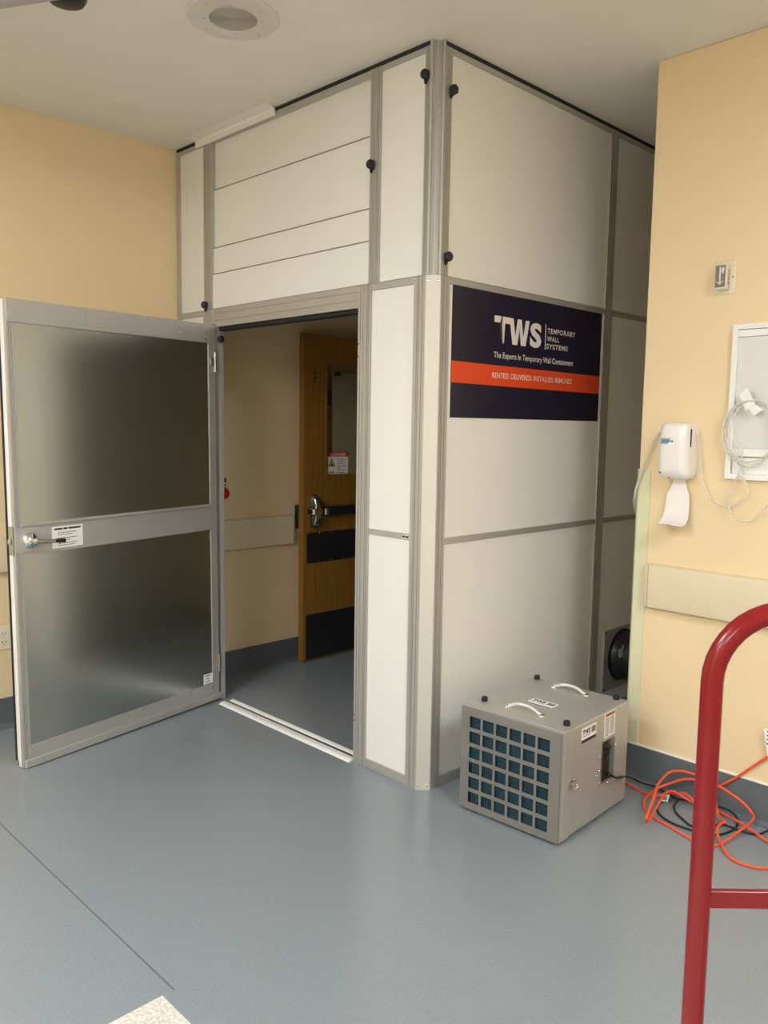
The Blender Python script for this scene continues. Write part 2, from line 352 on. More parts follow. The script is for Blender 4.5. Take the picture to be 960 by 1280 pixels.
# corner post (upper, ribbed) and corner cover (lower, plain)
A0, n45 = Vector((-.045, 0)), Vector((1, -1))/math.sqrt(2); e45 = Vector((1, 1))/math.sqrt(2)
t = thing('corner_post', 'ribbed silver aluminium corner post reaching up to the ceiling', 'corner post', (0, 0, SEAM+.001))
def chamfer_profile(prof, inner=.012):
    P = [A0 + e45*a + n45*b for a, b in prof]
    return [(p.x, p.y) for p in P] + [(-.044, .044)]
Lc = .0636
prof_u = [(0, 0), (.001, .005), (.004, .0085), (.011, .0085), (.014, .005), (.015, -.007), (.0235, -.007), (.024, -.004), (.0265, -.004), (.027, -.007), (.0365, -.007), (.037, -.004), (.0395, -.004), (.040, -.007), (Lc-.015, -.007), (Lc-.014, .005), (Lc-.011, .0085), (Lc-.004, .0085), (Lc-.001, .005), (Lc, 0)]
obj('post_extrusion', prism(bmesh.new(), chamfer_profile(prof_u), 0, CE-SEAM-.002), 'alu', t)
t = thing('corner_cover', 'flat pale aluminium cover plate on the lower corner, standing on the floor', 'corner cover', (0, 0, 0))
obj('cover_plate', prism(bmesh.new(), chamfer_profile([(0, 0), (.001, .003), (.004, .005), (Lc-.004, .005), (Lc-.001, .003), (Lc, 0)]), 0, SEAM), 'alu_pale', t)
for z in (.022, 2.118):
    for a in (.014, Lc-.014):
        p = A0 + e45*a + n45*.005
        obj('screw', lathe(bmesh.new(), (p.x, p.y, z), (n45.x, n45.y, 0), [(.0055, 0), (.005, .002), (.002, .0032)], 12), 'chrome', t, True)

# ------------------------------------------------------------------ door frame with threshold
t = thing('metal_doorway_frame', 'aluminium door frame with white threshold around the open doorway', 'door frame', (-1.02, 0, 0))
ox = 1.02
obj('jamb', stile_bm(-.440+ox, -.3955+ox, 0, SEAM, (-.425+ox, -.408+ox), .06), 'alu', t)
jb = prism(bmesh.new(), [(-1.644+ox, .06), (-1.644+ox, 0), (-1.634+ox, 0), (-1.634+ox, .034), (-1.572+ox, .034), (-1.572+ox, .06)], 0, 2.0615)
obj('jamb', jb, 'alu', t)
obj('jamb_head', stile_bm(-1.644+ox, -1.5565+ox, 2.062, SEAM, (-1.626+ox, -1.600+ox), .06), 'alu', t)
hd = bmesh.new()
prism(hd, [(.060, 2.046), (0, 2.046), (0, 2.075), (.003, 2.076), (.003, 2.0785), (0, 2.0795), (0, 2.112), (.003, 2.113), (.003, 2.1145), (0, 2.1155), (0, SEAM), (.060, SEAM)], -1.556+ox, -.4402+ox, lambda a, b, c: (c, a, b))
obj('header', hd, 'alu', t)
obj('weather_strip', B(-1.548+ox, -.442+ox, .014, .055, 2.026, 2.0458, bev=.003), 'rubber', t)
for a, b in ((-.022, .024), (.046, .076)): obj('threshold_strip', prism(bmesh.new(), [(a, .0003), (a+.006, .006), (a+.016, .010), (b-.004, .010), (b, .004), (b, .0003)], -1.512+ox, -.446+ox, lambda p, q, c: (c, p, q)), 'strip_white', t)
obj('threshold_track', B(-1.568+ox, -.4405+ox, .0242, .0458, .0002, .004), 'steel', t)
st = obj('strike_plate', B(-.4435+ox, -.4402+ox, .01, .03, 1.83, 1.90, bev=.001), 'steel', t)
for z in (1.838, 1.892, 0.20, .225):
    obj('screw', lathe(bmesh.new(), (-.436+ox, 0, z), (0, -1, 0), [(.004, 0), (.003, .001)], 10), 'ink', t)
obj('clamp_knob', lathe(bmesh.new(), (-1.572+ox, .035, 1.985), (1, 0, 0), [(.012, 0), (.018, .006), (.018, .02), (.010, .026)], 16), 'black', t, True)

# ------------------------------------------------------------------ the open containment door
HX, HY = -1.5666, .0077; ang = math.atan2(-.98388, .17883)
t = thing('containment_door', 'open door with galvanised metal sheets in an aluminium frame and a lever handle', 'door', (HX, HY, 0), ang)
t.rotation_euler = (0, math.radians(.55), ang); t.location.z = .0095   # the leaf sags a little on its hinges
LW = 1.158
def lv(s, z, y=.0): return (s, y, z)
obj('stile', stile_bm(-.012, .026, .004, 2.046, (), .02), 'alu', t).data.transform(Matrix(((1, 0, 0, 0), (0, -1, 0, 0), (0, 0, 1, 0), (0, 0, 0, 1))))
o = obj('stile', stile_bm(1.130, LW, .004, 2.046, (1.1385, 1.1475), .02), 'alu', t); o.data.transform(Matrix(((1, 0, 0, 0), (0, -1, 0, 0), (0, 0, 1, 0), (0, 0, 0, 1)))); o.data.flip_normals()
t.children[0].data.flip_normals()
obj('top_rail', B(-.014, LW+.001, -.020, .004, 1.950, 2.047, bev=.001), 'alu', t)
obj('bottom_rail', B(.0262, 1.1298, -.020, 0, .040, .099, bev=.0008), 'alu', t)
obj('bottom_sweep', B(-.018, LW-.004, -.018, .012, .004, .040, bev=.003), 'alu', t)
mr = obj('middle_rail', B(.0262, 1.1298, -.020, 0, .955, 1.095, bev=.0008), 'alu', t)
for a, b in ((.957, .966), (1.082, 1.093)): obj('rail_bead', B(.0264, 1.1296, 0, .006, a, b, bev=.0015), 'alu', mr)
obj('lock_backplate', B(1.052, 1.1565, 0, .0022, .968, 1.080, bev=.0006), 'alu', mr)
for a, b in ((1.0952, 1.9498), (.0992, .9548)): obj('metal_sheet', B(.0262, 1.1298, -.012, -.005, a, b), 'galv', t)
for s0, s1 in ((.0262, .034), (1.122, 1.1298)):
    for a, b in ((1.0952, 1.9498), (.0992, .9548)): obj('glazing_bead', B(s0, s1, -.0048, -.0005, a, b, bev=.001), 'alu', t)
obj('back_sheet', B(-.010, LW+.002, -.048, -.0202, .03, 2.045, bev=.001), 'white', t)
obj('edge_seal', B(LW+.0021, LW+.007, -.055, -.044, .032, 2.04, bev=.001), 'rubber', t)
obj('edge_foot', B(LW-.03, LW+.001, -.036, -.0202, .006, .0298), 'white', t)
lk = lathe(bmesh.new(), (1.090, .0022, 1.020), (0, 1, 0), [(.036, 0), (.0365, .004), (.033, .012), (.022, .020), (.013, .024), (.012, .05), (.002, .052)], 28)
rose = obj('lock_rose', lk, 'chrome', t, True)
obj('lever', tube(bmesh.new(), catmull([(1.092, .042, 1.020), (1.075, .048, 1.018), (1.04, .050, 1.014), (1.0, .050, 1.012)]), .0085, 12), 'steel', t, True)
obj('lever_tip', tube(bmesh.new(), [(1.0005, .050, 1.012), (.975, .050, 1.0105), (.955, .050, 1.009), (.950, .050, 1.009)], .0090, 12), 'black', t, True)
bm = B(LW+.0022, LW+.006, -.040, -.008, .96, 1.085, bev=.001); box(bm, LW+.006, LW+.018, -.030, -.014, 1.008, 1.032, bev=.003)
obj('latch', bm, 'steel', t)
bm = B(.004, .022, 0, .006, 1.835, 1.875, bev=.001); cyl(bm, (-.010, .004, 1.80), (-.010, .004, 1.905), .007, seg=12)
obj('hinge', bm, 'steel', t, True)
bm = cyl(bmesh.new(), (-.010, .004, .16), (-.010, .004, .26), .007, seg=12); obj('hinge', bm, 'steel', t, True)
nl = obj('notice_label', B(.826, .982, .0002, .0012, .9695, 1.0665), 'paper', mr)
fx = lambda x, y, z: (.982-x, .0016, .9695+y)
flat_obj('print', bars([(.012, .052, .0815, .0895), (.056, .078, .0815, .0895), (.082, .146, .0815, .0895)], fx), 'ink', nl)
R = []
for y, a, b in ((.066, .03, .12), (.0565, .03, .105), (.041, .03, .128), (.0315, .05, .09), (.018, .03, .125), (.0085, .03, .115)):
    x = a
    while x < b: wd = random.uniform(.006, .014); R.append((x, min(x+wd, b), y, y+.0045)); x += wd+.003
flat_obj('print', bars(R, fx), 'grey_ink', nl)
tg = obj('inspection_label', B(.034, .098, -.0048, -.0040, .104, .160), 'paper', t)
fx2 = lambda x, y, z: (.098-x, -.0036, .104+y)
flat_obj('print', bars([(.010, .05, .044, .049), (.022, .038, .026, .034), (.010, .05, .010, .013), (.02, .045, .0165, .0195)], fx2), 'grey_ink', tg)
for s, z, y in [(1.147, 1.971, .004), (1.12, 2.029, .004), (.78, 2.031, .004), (.43, 2.033, .004), (.232, 2.034, .004), (.232, 2.015, .004), (.229, 1.986, .004), (.228, 1.967, .004), (.088, 2.037, .004), (.060, 2.037, .004), (.060, 2.02, .004), (.060, 1.999, .004), (.035, 1.98, .004), (.055, 1.968, .004),
                (1.125, .07, 0), (1.079, .02, .012), (.737, .02, .012), (.392, .02, .012), (.195, .091, 0), (.195, .075, 0), (.040, .090, 0), (.040, .072, 0), (.048, .024, .012), (.004, .218, 0), (.004, .177, 0)]:
    obj('screw', lathe(bmesh.new(), (s, y, z), (0, 1, 0), [(.0052, 0), (.0045, .002), (.0015, .003)], 10), 'chrome', t, True)

# ------------------------------------------------------------------ the sign on the side panel
SX = .0072                                       # the sheet it is stuck to lies 7 mm behind the frame face
t = thing('sign', 'navy and orange sign with white lettering stuck on the lower side panel', 'sign', (-SX, .7, 1.578))
def sg(x, y, z): return (z+.0030, x-.7, y-1.578)  # sign drawing (y, z, lift) -> local
def poly(pts, lift=.0003):
    bm = bmesh.new(); bm.faces.new([bm.verts.new(sg(a, b, lift)) for a, b in pts]); return bm
obj('board', B(.0003, .003, .122-.7, 1.264-.7, 0, .536), 'navy', t)
flat_obj('orange_band', poly([(.122, 1.722), (1.264, 1.716), (1.264, 1.804), (.122, 1.810)], .0002), 'orange_print', t)
flat_obj('band_mark', poly([(.345, 1.730), (.349, 1.730), (.388, 1.797), (.384, 1.797)], .0004), 'orange_dark', t)
tb = bmesh.new()
for P in ([(.397, 1.992), (.437, 1.992), (.447, 2.020), (.397, 2.020)], [(.455, 2.020), (.452, 1.988), (.459, 1.906), (.467, 1.906), (.473, 1.992), (.512, 1.992), (.512, 2.020)]):
    tb.faces.new([tb.verts.new(sg(a, b, .0005)) for a, b in P])
flat_obj('lettering_t', tb, 'letter', t)
flat_obj('letter_swoosh', poly([(.459, 1.906), (.445, 1.925), (.438, 1.960), (.441, 1.993), (.449, 2.014), (.455, 2.022), (.451, 1.99)], .0004), 'grey_print', t)  # dark grey swoosh printed as part of the logo T
def sign_text(name, s, y0, y1, z0, z1, bold, m='letter', sp=1.):
    flat_obj(name, mapped(text_bm(s, y1-y0, z1-z0, bold, .0006, sp), lambda x, y, z: sg(y0+x, z0+y, z)), m, t)
flat_obj('lettering_w', (lambda P: (lambda bm: (bm.faces.new([bm.verts.new(sg(.503+x*.150, 1.905+y*.114, .0006)) for x, y in P]), bm)[1])(bmesh.new()))(
    [(0, 1), (.20, 1), (.30, .33), (.40, 1), (.60, 1), (.70, .33), (.80, 1), (1, 1), (.83, 0), (.59, 0), (.50, .62), (.41, 0), (.17, 0)]), 'letter', t)
sign_text('lettering_s', 'S', .658, .748, 1.905, 2.014, .045)
flat_obj('divider_bar', poly([(.7775, 1.903), (.783, 1.903), (.783, 2.018), (.7775, 2.018)]), 'letter', t)
sign_text('lettering', 'TEMPORARY', .795, 1.028, 1.978, 2.001, .014, sp=1.12)
sign_text('lettering', 'WALL', .794, .894, 1.942, 1.964, .014, sp=1.12)
sign_text('lettering', 'SYSTEMS', .791, .967, 1.907, 1.930, .014, sp=1.12)
sign_text('lettering', 'The Experts In Temporary Wall Containment', .399, 1.017, 1.841, 1.866, .006)
sign_text('lettering', 'RENTED. DELIVERED. INSTALLED. REMOVED', .392, 1.012, 1.754, 1.777, .002)

# tape over the panel top
TPX0, TPX1 = -1.735, -1.03
bm = bmesh.new()
prof = [(-.066, CE-.0006), (-.012, CE-.0006), (-.005, CE-.005), (-.0028, CE-.014), (-.0028, 2.992)]
lo = loft(bm, [[(x, a, b) for a, b in prof] + [(x, a+.0012, b+(-.0012 if i < 2 else 0)) for i, (a, b) in reversed(list(enumerate(prof)))] for x in (TPX0, TPX1)])
tag(obj('tape_strip', bm, 'tape'), 'white tape strip bridging the ceiling and the upper panels', 'tape')

# ------------------------------------------------------------------ duct port on the rear side panel
t = thing('duct_port', 'square metal plate with round black duct collar low on the rear panel', 'duct port', (-.0068, 1.585, .12))
obj('mount_plate', B(0, .008, -.168, .168, 0, .340, bev=.001), 'scrub', t)
for y in (-.155, .155):
    for z in (.012, .17, .328): obj('screw', lathe(bmesh.new(), (.008, y, z), (1, 0, 0), [(.006, 0), (.005, .003)], 10), 'black', t)
obj('collar', lathe(bmesh.new(), (.008, .02, .18), (1, 0, 0), [(.145, 0), (.146, .004), (.128, .008), (.126, .012), (.126, .05), (.130, .055), (.130, .075), (.126, .08), (.126, .12), (.120, .12), (.118, .02), (.01, .015)], 40), 'black', t, True)
obj('clamp_band', lathe(bmesh.new(), (.068, .02, .18), (1, 0, 0), [(.1262, -.006), (.132, -.006), (.132, .006), (.1262, .006)], 40), 'rubber', t, True)
bm = B(.064, .088, -.118, -.096, .205, .245, bev=.003); cyl(bm, (.076, -.12, .200), (.076, -.085, .262), .005, seg=10)
obj('clamp_screw', bm, 'steel', t)

# ------------------------------------------------------------------ air scrubber
BW, BD, BH = .4541, .5373, .418; rz = .04995
cx = .6462 - BW/2*math.cos(rz) - BD/2*math.sin(rz); cy = .0305 - BW/2*math.sin(rz) + BD/2*math.cos(rz)
t = thing('air_scrubber', 'silver box air scrubber with blue filter grille on the floor', 'air scrubber', (cx, cy, 0), rz); SCRUB = t
hw, hd = BW/2, BD/2; Z0, Z1 = .012, .430; SEY = -.188
obj('body', B(-hw, hw, SEY+.0012, hd, Z0, Z1, bev=.003), 'scrub', t)
fc = obj('front_cover', B(-hw-.002, hw+.002, -hd+.028, SEY-.0002, Z0, Z1+.003, bev=.001), 'scrub', t)
gx = [-.185+.0628*i for i in range(6)]; gz = [.040+.0622*i for i in range(6)]; gw, gh = .052, .046
gr = bmesh.new(); xs = [-hw]; 
for a in gx: xs += [a, a+gw]
xs.append(hw); zs = [Z0]
for a in gz: zs += [a, a+gh]
zs.append(Z1+.001)
for i in range(len(xs)-1):                      # grille: bars between the openings
    for j in range(len(zs)-1):
        if i % 2 == 0 or j % 2 == 0:
            vs = [gr.verts.new((xs[a], -hd, zs[b])) for a, b in ((i, j), (i+1, j), (i+1, j+1), (i, j+1))]; gr.faces.new(vs)
bmesh.ops.remove_doubles(gr, verts=gr.verts[:], dist=1e-5); bmesh.ops.recalc_face_normals(gr, faces=gr.faces[:])
ret = bmesh.ops.solidify(gr, geom=gr.faces[:], thickness=-.008)
for v in gr.verts: v.co.y = -hd if v.co.y < -hd+.001 or v.co.y < -hd-.001 else -hd+.0085
ys = [v.co.y for v in gr.verts]
for q in ((-hw, -hw+.02, Z0, Z1+.001), (hw-.02, hw, Z0, Z1+.001), (-hw+.02, hw-.02, Z0, Z0+.02), (-hw+.02, hw-.02, Z1-.019, Z1+.001)): box(gr, q[0], q[1], -hd+.0082, -hd+.0278, q[2], q[3])
obj('grille', gr, 'scrub', t)
for a in gx:
    for b in gz: obj('filter_pad', B(a-(.021 if a == gx[0] else .0052), a+gw+(.02 if a == gx[-1] else .0052), -hd+.018, -hd+.0275, b-.0078, b+gh+.0078), 'filter', t)
obj('base_skid', B(-hw+.02, hw-.02, -hd+.02, hd-.02, .0005, Z0-.0005), 'rubber', t)
for x, y in ((-.194, -.160), (-.200, .245), (.188, -.165), (.180, .245)):
    obj('foot_cap', lathe(bmesh.new(), (x, y, Z1), (0, 0, 1), [(.0125, 0), (.013, .006), (.012, .017), (.009, .0185)], 18), 'rubber', t, True)
for y in (-.144, .203):
    h = obj('handle', tube(bmesh.new(), catmull([(-.086, y, Z1+.004), (-.068, y, Z1+.010), (-.048, y, Z1+.019), (0-.012, y, Z1+.023), (.024, y, Z1+.019), (.044, y, Z1+.010), (.060, y, Z1+.004)], 5), 0.0068, 10), 'bright_steel', t, True)
    for x in (-.092, .066): obj('handle_flange', lathe(bmesh.new(), (x, y, Z1), (0, 0, 1), [(.015, 0), (.014, .004), (.006, .006)], 16), 'chrome', h, True)
def logo_label(par, f, wd, ht, band):
    """white label with the three-letter logo; f maps label x, y, lift to local"""
    def q(m, P, lift): 
        bm = bmesh.new(); bm.faces.new([bm.verts.new(f(x, y, lift)) for x, y in P]); flat_obj('print', bm, m, par)
    def r(m, x0, x1, y0, y1, lift=.0012): q(m, [(x0*wd, y0*ht), (x1*wd, y0*ht), (x1*wd, y1*ht), (x0*wd, y1*ht)], lift)
    flat_obj('print', mapped(text_bm('TWS', .52*wd, .36*ht, .05, .0012), lambda x, y, z: f(x+.06*wd, y+.52*ht, z)), 'ink', par)
    r('grey_ink', .06, .62, .40, .45); r('grey_ink', .66, .95, .45, .88)
    if band: r('navy', 0, 1, .0, .22, .0010)
    else: r('navy', 0, 1, .0, .14, .0010)
lb = obj('top_label', B(-.068, .048, -.053, .014, Z1+.0001, Z1+.0008), 'paper', t)
logo_label(lb, lambda x, y, z: (-.068+x, -.053+y, Z1+z), .116, .067, False)
lb = obj('side_label', B(hw+.0001, hw+.0008, -.120, -.008, .354, .412), 'paper', t)
logo_label(lb, lambda x, y, z: (hw+z, -.120+x, .354+y), .112, .058, True)
wl = obj('warning_label', B(hw+.0001, hw+.0008, .060, .148, .326, .4255), 'paper', t)
fw_ = lambda x, y, z: (hw+.0012, .060+x, .326+y)
flat_obj('print', bars([(.006, .082, .084, .097)], fw_), 'brown_print', wl)
R = []
for cxx in (.006, .046):
    y = .078
    while y > .010: h = random.uniform(.003, .005); R.append((cxx, cxx+random.uniform(.026, .036), y-h, y)); y -= h+.0035
flat_obj('print', bars(R, fw_), 'grey_ink', wl)
pp = obj('power_panel', B(hw+.0002, hw+.002, .044, .150, .140, .318, bev=.0006), 'steel', t)
obj('power_recess', B(hw+.002, hw+.0032, .052, .108, .152, .312), 'black', pp)
obj('recess_wall', B(hw+.002, hw+.0036, .109, .146, .150, .312), 'base', pp)
obj('dial', lathe(bmesh.new(), (hw+.0032, .084, .288), (1, 0, 0), [(.020, 0), (.019, .005), (.012, .007), (.011, .014), (.002, .015)], 24), 'black', pp, True)
obj('switch', B(hw+.0032, hw+.008, .072, .094, .235, .255, bev=.002), 'rubber', pp)
obj('power_inlet', B(hw+.0032, hw+.016, .088, .108, .158, .178, bev=.004), 'rubber', pp)
for y, z in ((.166, .274), (.168, .190), (.156, .166), (.036, .258), (.036, .20), (.040, .150), (.01, .19), (.11, .13)):
    obj('screw', lathe(bmesh.new(), (hw, y, z), (1, 0, 0), [(.0048, 0), (.004, .002), (.001, .003)], 10), 'chrome', t, True)
lt = B(hw+.0002, hw+.003, -.205, -.190, .198, .236, bev=.001); box(lt, hw+.0002, hw+.008, -.184, -.160, .206, .236, bev=.002); cyl(lt, (hw+.006, -.200, .222), (hw+.006, -.160, .222), .004, seg=10)
obj('latch', lt, 'steel', t)
obj('latch_loop', tube(bmesh.new(), catmull([(hw+.005, -.165, .216), (hw+.014, -.160, .207), (hw+.010, -.172, .198), (hw+.004, -.180, .206)]), .0022, 6), 'chrome', t, True)
for z in (.30, .13): obj('side_hinge', cyl(bmesh.new(), (-hw-.003, -hd+.03, z-.012), (-hw-.003, -hd+.03, z+.012), .004, seg=10), 'steel', t)

# ------------------------------------------------------------------ cords on the floor
def c8(x, y): return (780+x/5.333, 920+y/5.333)
def floor_path(pts, z, ymax=.742):
    out = []
    for p in pts:
        zz = z if len(p) == 2 else p[2]
        v = pix(*c8(p[0], p[1]), 2, zz)
        if v.y > ymax: v = pix(*c8(p[0], p[1]), 1, ymax)
        out.append(v)
    return out
LAID = []
def lay(path, r):
    """lift a cord where it crosses itself or a cord laid before it"""
    P = catmull(path, 9); n = len(P); z = [max(p.z, r) for p in P]
    for i in range(n):
        for q, rq in LAID + [(Vector((P[j].x, P[j].y, z[j])), r) for j in range(0, i-14)]:
            if abs(P[i].x-q.x) < .02 and abs(P[i].y-q.y) < .02 and math.hypot(P[i].x-q.x, P[i].y-q.y) < (r+rq)*1.25 and abs(z[i]-q.z) < r+rq: z[i] = q.z+r+rq+.0004
    mxz = [max(z[max(0, i-3):i+4]) for i in range(n)]; sm = [sum(mxz[max(0, i-3):i+4])/len(mxz[max(0, i-3):i+4]) for i in range(n)]
    P = [Vector((p.x, p.y, max(a, b))) for p, a, b in zip(P, z, sm)]
    LAID.extend((p, r) for p in P); return P
RO = .0052
inlet = Vector((cx, cy, 0)) + Matrix.Rotation(rz, 3, 'Z') @ Vector((hw+.0175, .098, .168))
K = [inlet, inlet+Vector((.03, .004, -.004)), inlet+Vector((.075, .03, -.035))] + floor_path([(0, 280, .10), (100, 330, .05), (210, 350, .02), (270, 375), (380, 435), (600, 465), (700, 500), (755, 570), (735, 620), (650, 655), (560, 650), (440, 625), (300, 570), (225, 505), (240, 450), (300, 430, .012), (360, 430, .018), (335, 470), (345, 510), (385, 550), (455, 605), (560, 612, .012), (640, 590, .012), (760, 635), (880, 655), (960, 645), (1100, 620)], .0046)
K[2] = (K[1]+K[3])/2 + Vector((0, 0, -.01))
KL = lay(K, .0042)
A = floor_path([(1150, 800), (960, 710), (760, 590), (620, 500), (460, 450, .02), (380, 400, .035), (330, 370, .04), (280, 380, .04), (240, 440, .03), (190, 530, .018), (150, 580, .02), (150, 555, .05), (175, 480, .07), (205, 400, .085), (230, 320, .10), (290, 260, .10), (370, 240, .10), (475, 258, .08), (560, 300, .06), (670, 370, .04), (800, 470, .03), (850, 520, .018), (860, 570), (760, 650, .012), (660, 715), (610, 730), (540, 725), (445, 685), (300, 600), (190, 540), (140, 490), (135, 440, .012), (170, 390, .02), (240, 355, .03), (350, 325, .05), (475, 298, .05), (560, 330, .035), (600, 430, .02), (620, 520, .012), (650, 560, .02), (672, 575, .028), (640, 590, .03), (620, 640, .02), (650, 740), (720, 820), (850, 870), (960, 880), (1150, 840)], RO)
t = tag(obj('extension_cord', tube(bmesh.new(), lay(A, RO), RO, 8), 'cord', None, True), 'looped orange extension cord coiled on the floor by the wall', 'cord')
Bp = [Vector((1.250, YR-.030, .360)), Vector((1.235, YR-.05, .345))] + floor_path([(1010, 118), (960, 155), (880, 220), (760, 310), (620, 380), (540, 425), (480, 450, .03), (400, 425, .02), (330, 395, .012), (230, 405), (150, 388), (60, 340), (0, 300), (-70, 250), (-160, 235)], RO, .762)
t = thing('extension_cord', 'orange cord rising up the wall from the coil to an outlet, with a white tag', 'cord', (Bp[0].x, Bp[0].y, 0))
tl = lambda P: [p-Vector((Bp[0].x, Bp[0].y, 0)) for p in P]
obj('cable', tube(bmesh.new(), tl(lay(Bp, RO)), RO, 8), 'cord', t, True)
obj('plug', B(-.017, .017, -.014, .0185, .342, .378, bev=.006, seg=2), 'cord', t, True)
v = pix(954.5, 910, 1, .755); q = Vector((v.x-Bp[0].x, v.y-Bp[0].y, v.z))
bm = prism(bmesh.new(), [(q.x, q.z), (q.x+.055, q.z+.004), (q.x+.05, q.z-.105), (q.x+.022, q.z-.108)], q.y-.0006, q.y+.0006, lambda a, b, c: (a, c, b))
tgo = obj('cord_tag', bm, 'paper', t)
flat_obj('print', bars([(q.x+.014, q.x+.05, q.z-.013-k*.016, q.z-.006-k*.016) for k in range(4)], lambda x, y, z: (x, q.y-.0009, y)), 'grey_ink', tgo)
t = SCRUB; toS = (Matrix.Translation((cx, cy, 0)) @ Matrix.Rotation(rz, 4, 'Z')).inverted()
pc = tag(obj('power_cord', tube(bmesh.new(), [toS @ p for p in KL], .0042, 8), 'rubber', t, True), 'black power cord curling across the floor')
a, b, c_, d_ = [toS @ p for p in (pix(*c8(232, 432), 2, .012), pix(*c8(292, 440), 2, .012), pix(*c8(306, 390), 2, .035), pix(*c8(250, 395), 2, .035))]
bm = bmesh.new(); bm.faces.new([bm.verts.new(p) for p in (a, b, c_, d_)]); bmesh.ops.solidify(bm, geom=bm.faces[:], thickness=.001)
tp = obj('cord_tag', bm, 'paper', pc)
mid = (a+b+c_+d_)/4; nrm = (b-a).cross(d_-a).normalized()
flat_obj('print', (lambda bm: (bm.faces.new([bm.verts.new(mid+(p-mid)*.55+nrm*.0016) for p in (a, b, c_, d_)]), bm)[1])(bmesh.new()), 'grey_ink', pc)

# ------------------------------------------------------------------ outlets
def outlet(label, loc, rz_):
    t = thing('power_outlet', label, 'outlet', loc, rz_)          # local: x along the wall, -y out of the wall
    obj('plate', B(-.036, .036, -.006, 0, -.060, .060, bev=.003), 'plate', t)
    for z in (-.022, .022):
        r_ = obj('receptacle', B(-.017, .017, -.0085, -.006, z-.015, z+.015, bev=.004), 'plate', t)
        bm = B(-.009, -.006, -.0092, -.0086, z-.002, z+.008); box(bm, .006, .009, -.0092, -.0086, z-.002, z+.008); box(bm, -.002, .002, -.0092, -.0086, z-.011, z-.007)
        obj('slot', bm, 'ink', r_)
    obj('screw', lathe(bmesh.new(), (0, -.006, 0), (0, -1, 0), [(.003, 0), (.002, .001)], 8), 'steel', t)
outlet('ivory duplex outlet on the left wall behind the open door', (XL+.0003, -.999, .458), math.pi/2)
outlet('ivory duplex outlet on the right wall with an orange plug', (1.250, YR-.0003, .382), 0)

# ------------------------------------------------------------------ wooden door inside the enclosure
DX, DY0, DY1, DZ0, DZ1 = -1.820, .815, 1.845, .008, 2.107
t = thing('door_1', 'open oak veneer door with exit bar seen through the doorway', 'door', (DX, DY1, 0)); t['kind'] = 'structure'
del t['category']
L_ = lambda y: y-DY1
VY0, VY1, VZ0, VZ1 = .993, 1.62, 1.205, 1.937
bm = B(-.045, 0, L_(DY0), L_(VY0), DZ0, DZ1); box(bm, -.045, 0, L_(VY1), L_(DY1), DZ0, DZ1); box(bm, -.045, 0, L_(VY0), L_(VY1), DZ0, VZ0); box(bm, -.045, 0, L_(VY0), L_(VY1), VZ1, DZ1)
obj('slab', bm, 'wood', t)
bm = bmesh.new()
for a in ((VY0, VY0+.012, VZ0, VZ1), (VY1-.012, VY1, VZ0, VZ1), (VY0+.012, VY1-.012, VZ0, VZ0+.012), (VY0+.012, VY1-.012, VZ1-.012, VZ1)): box(bm, -.012, .004, L_(a[0]), L_(a[1]), a[2], a[3])
obj('glazing_stop', bm, 'wood', t)
gp = obj('glass_pane', B(-.026, -.020, L_(VY0), L_(VY1), VZ0, VZ1), 'glass', t)
obj('pane_backing', B(-.030, -.0265, L_(1.078), L_(VY1-.015), VZ0+.002, 1.877), 'backing', t)  # thin plain grey panel just behind most of the glass
obj('black_tab', B(-.0195, -.0175, L_(1.085), L_(1.135), 1.855, 1.882), 'black', t)
obj('black_tab', B(-.0195, -.0175, L_(1.015), L_(1.060), 1.66, 1.76), 'black', t)
ex = obj('exit_device', loft(bmesh.new(), [[(q, L_(.898)+yy*k, .986+zz*k) for yy, zz in [(-.029, -.055), (-.026, -.092), (-.016, -.106), (.016, -.106), (.026, -.092), (.029, -.055), (.033, -.03), (.054, -.026), (.054, .026), (.033, .03), (.029, .055), (.026, .092), (.016, .106), (-.016, .106), (-.026, .092), (-.029, .055), (-.032, .03), (-.050, .022), (-.050, -.022), (-.032, -.03)]] for q, k in ((.0003, 1), (.018, 1), (.040, .86), (.052, .62))]), 'dark_chrome', t, True)
obj('latch_bolt', cyl(bmesh.new(), (.026, L_(.872), .986), (.026, L_(.838), .986), .018, .012, 16), 'black', ex, True)
obj('push_bar', B(.0003, .048, L_(.982), L_(1.76), .953, 1.010, bev=.006), 'black', t)
obj('bar_end', B(.0302, .052, L_(.957), L_(.981), .960, 1.004, bev=.004), 'steel', t)
for nm, a, b, c_, d_ in (('protection_plate', .843, 1.78, .648, .847), ('kick_plate', .840, 1.80, .016, .312)):
    pl_ = obj(nm, B(.0002, .0022, L_(a), L_(b), c_, d_, bev=.0005), 'black', t)
    if nm[0] == 'p':
        for y in (.85, .95, 1.05, 1.15, 1.25):
            for z in (c_+.008, d_-.008): obj('screw', lathe(bmesh.new(), (.0022, L_(y), z), (1, 0, 0), [(.003, 0), (.002, .0012)], 8), 'steel', pl_)
obj('outside_trim', B(-.098, -.0455, L_(.822), L_(.90), .872, 1.022, bev=.003), 'black', t)
hk = B(.0002, .004, L_(.897), L_(.911), 1.803, 1.895, bev=.0015); obj('hook_plate', hk, 'black', t)
for z in (1.815, 1.845, 1.88): obj('screw', lathe(bmesh.new(), (.004, L_(.904), z), (1, 0, 0), [(.004, 0), (.003, .003)], 10), 'chrome', t, True)
for z in (.25, 1.05, 1.85): obj('hinge', cyl(bmesh.new(), (.006, .0075, z-.05), (.006, .0075, z+.05), .0065, seg=12), 'steel', t, True)
bm = B(-1.800, -1.745, 1.845, 1.995, 0, 2.13); 
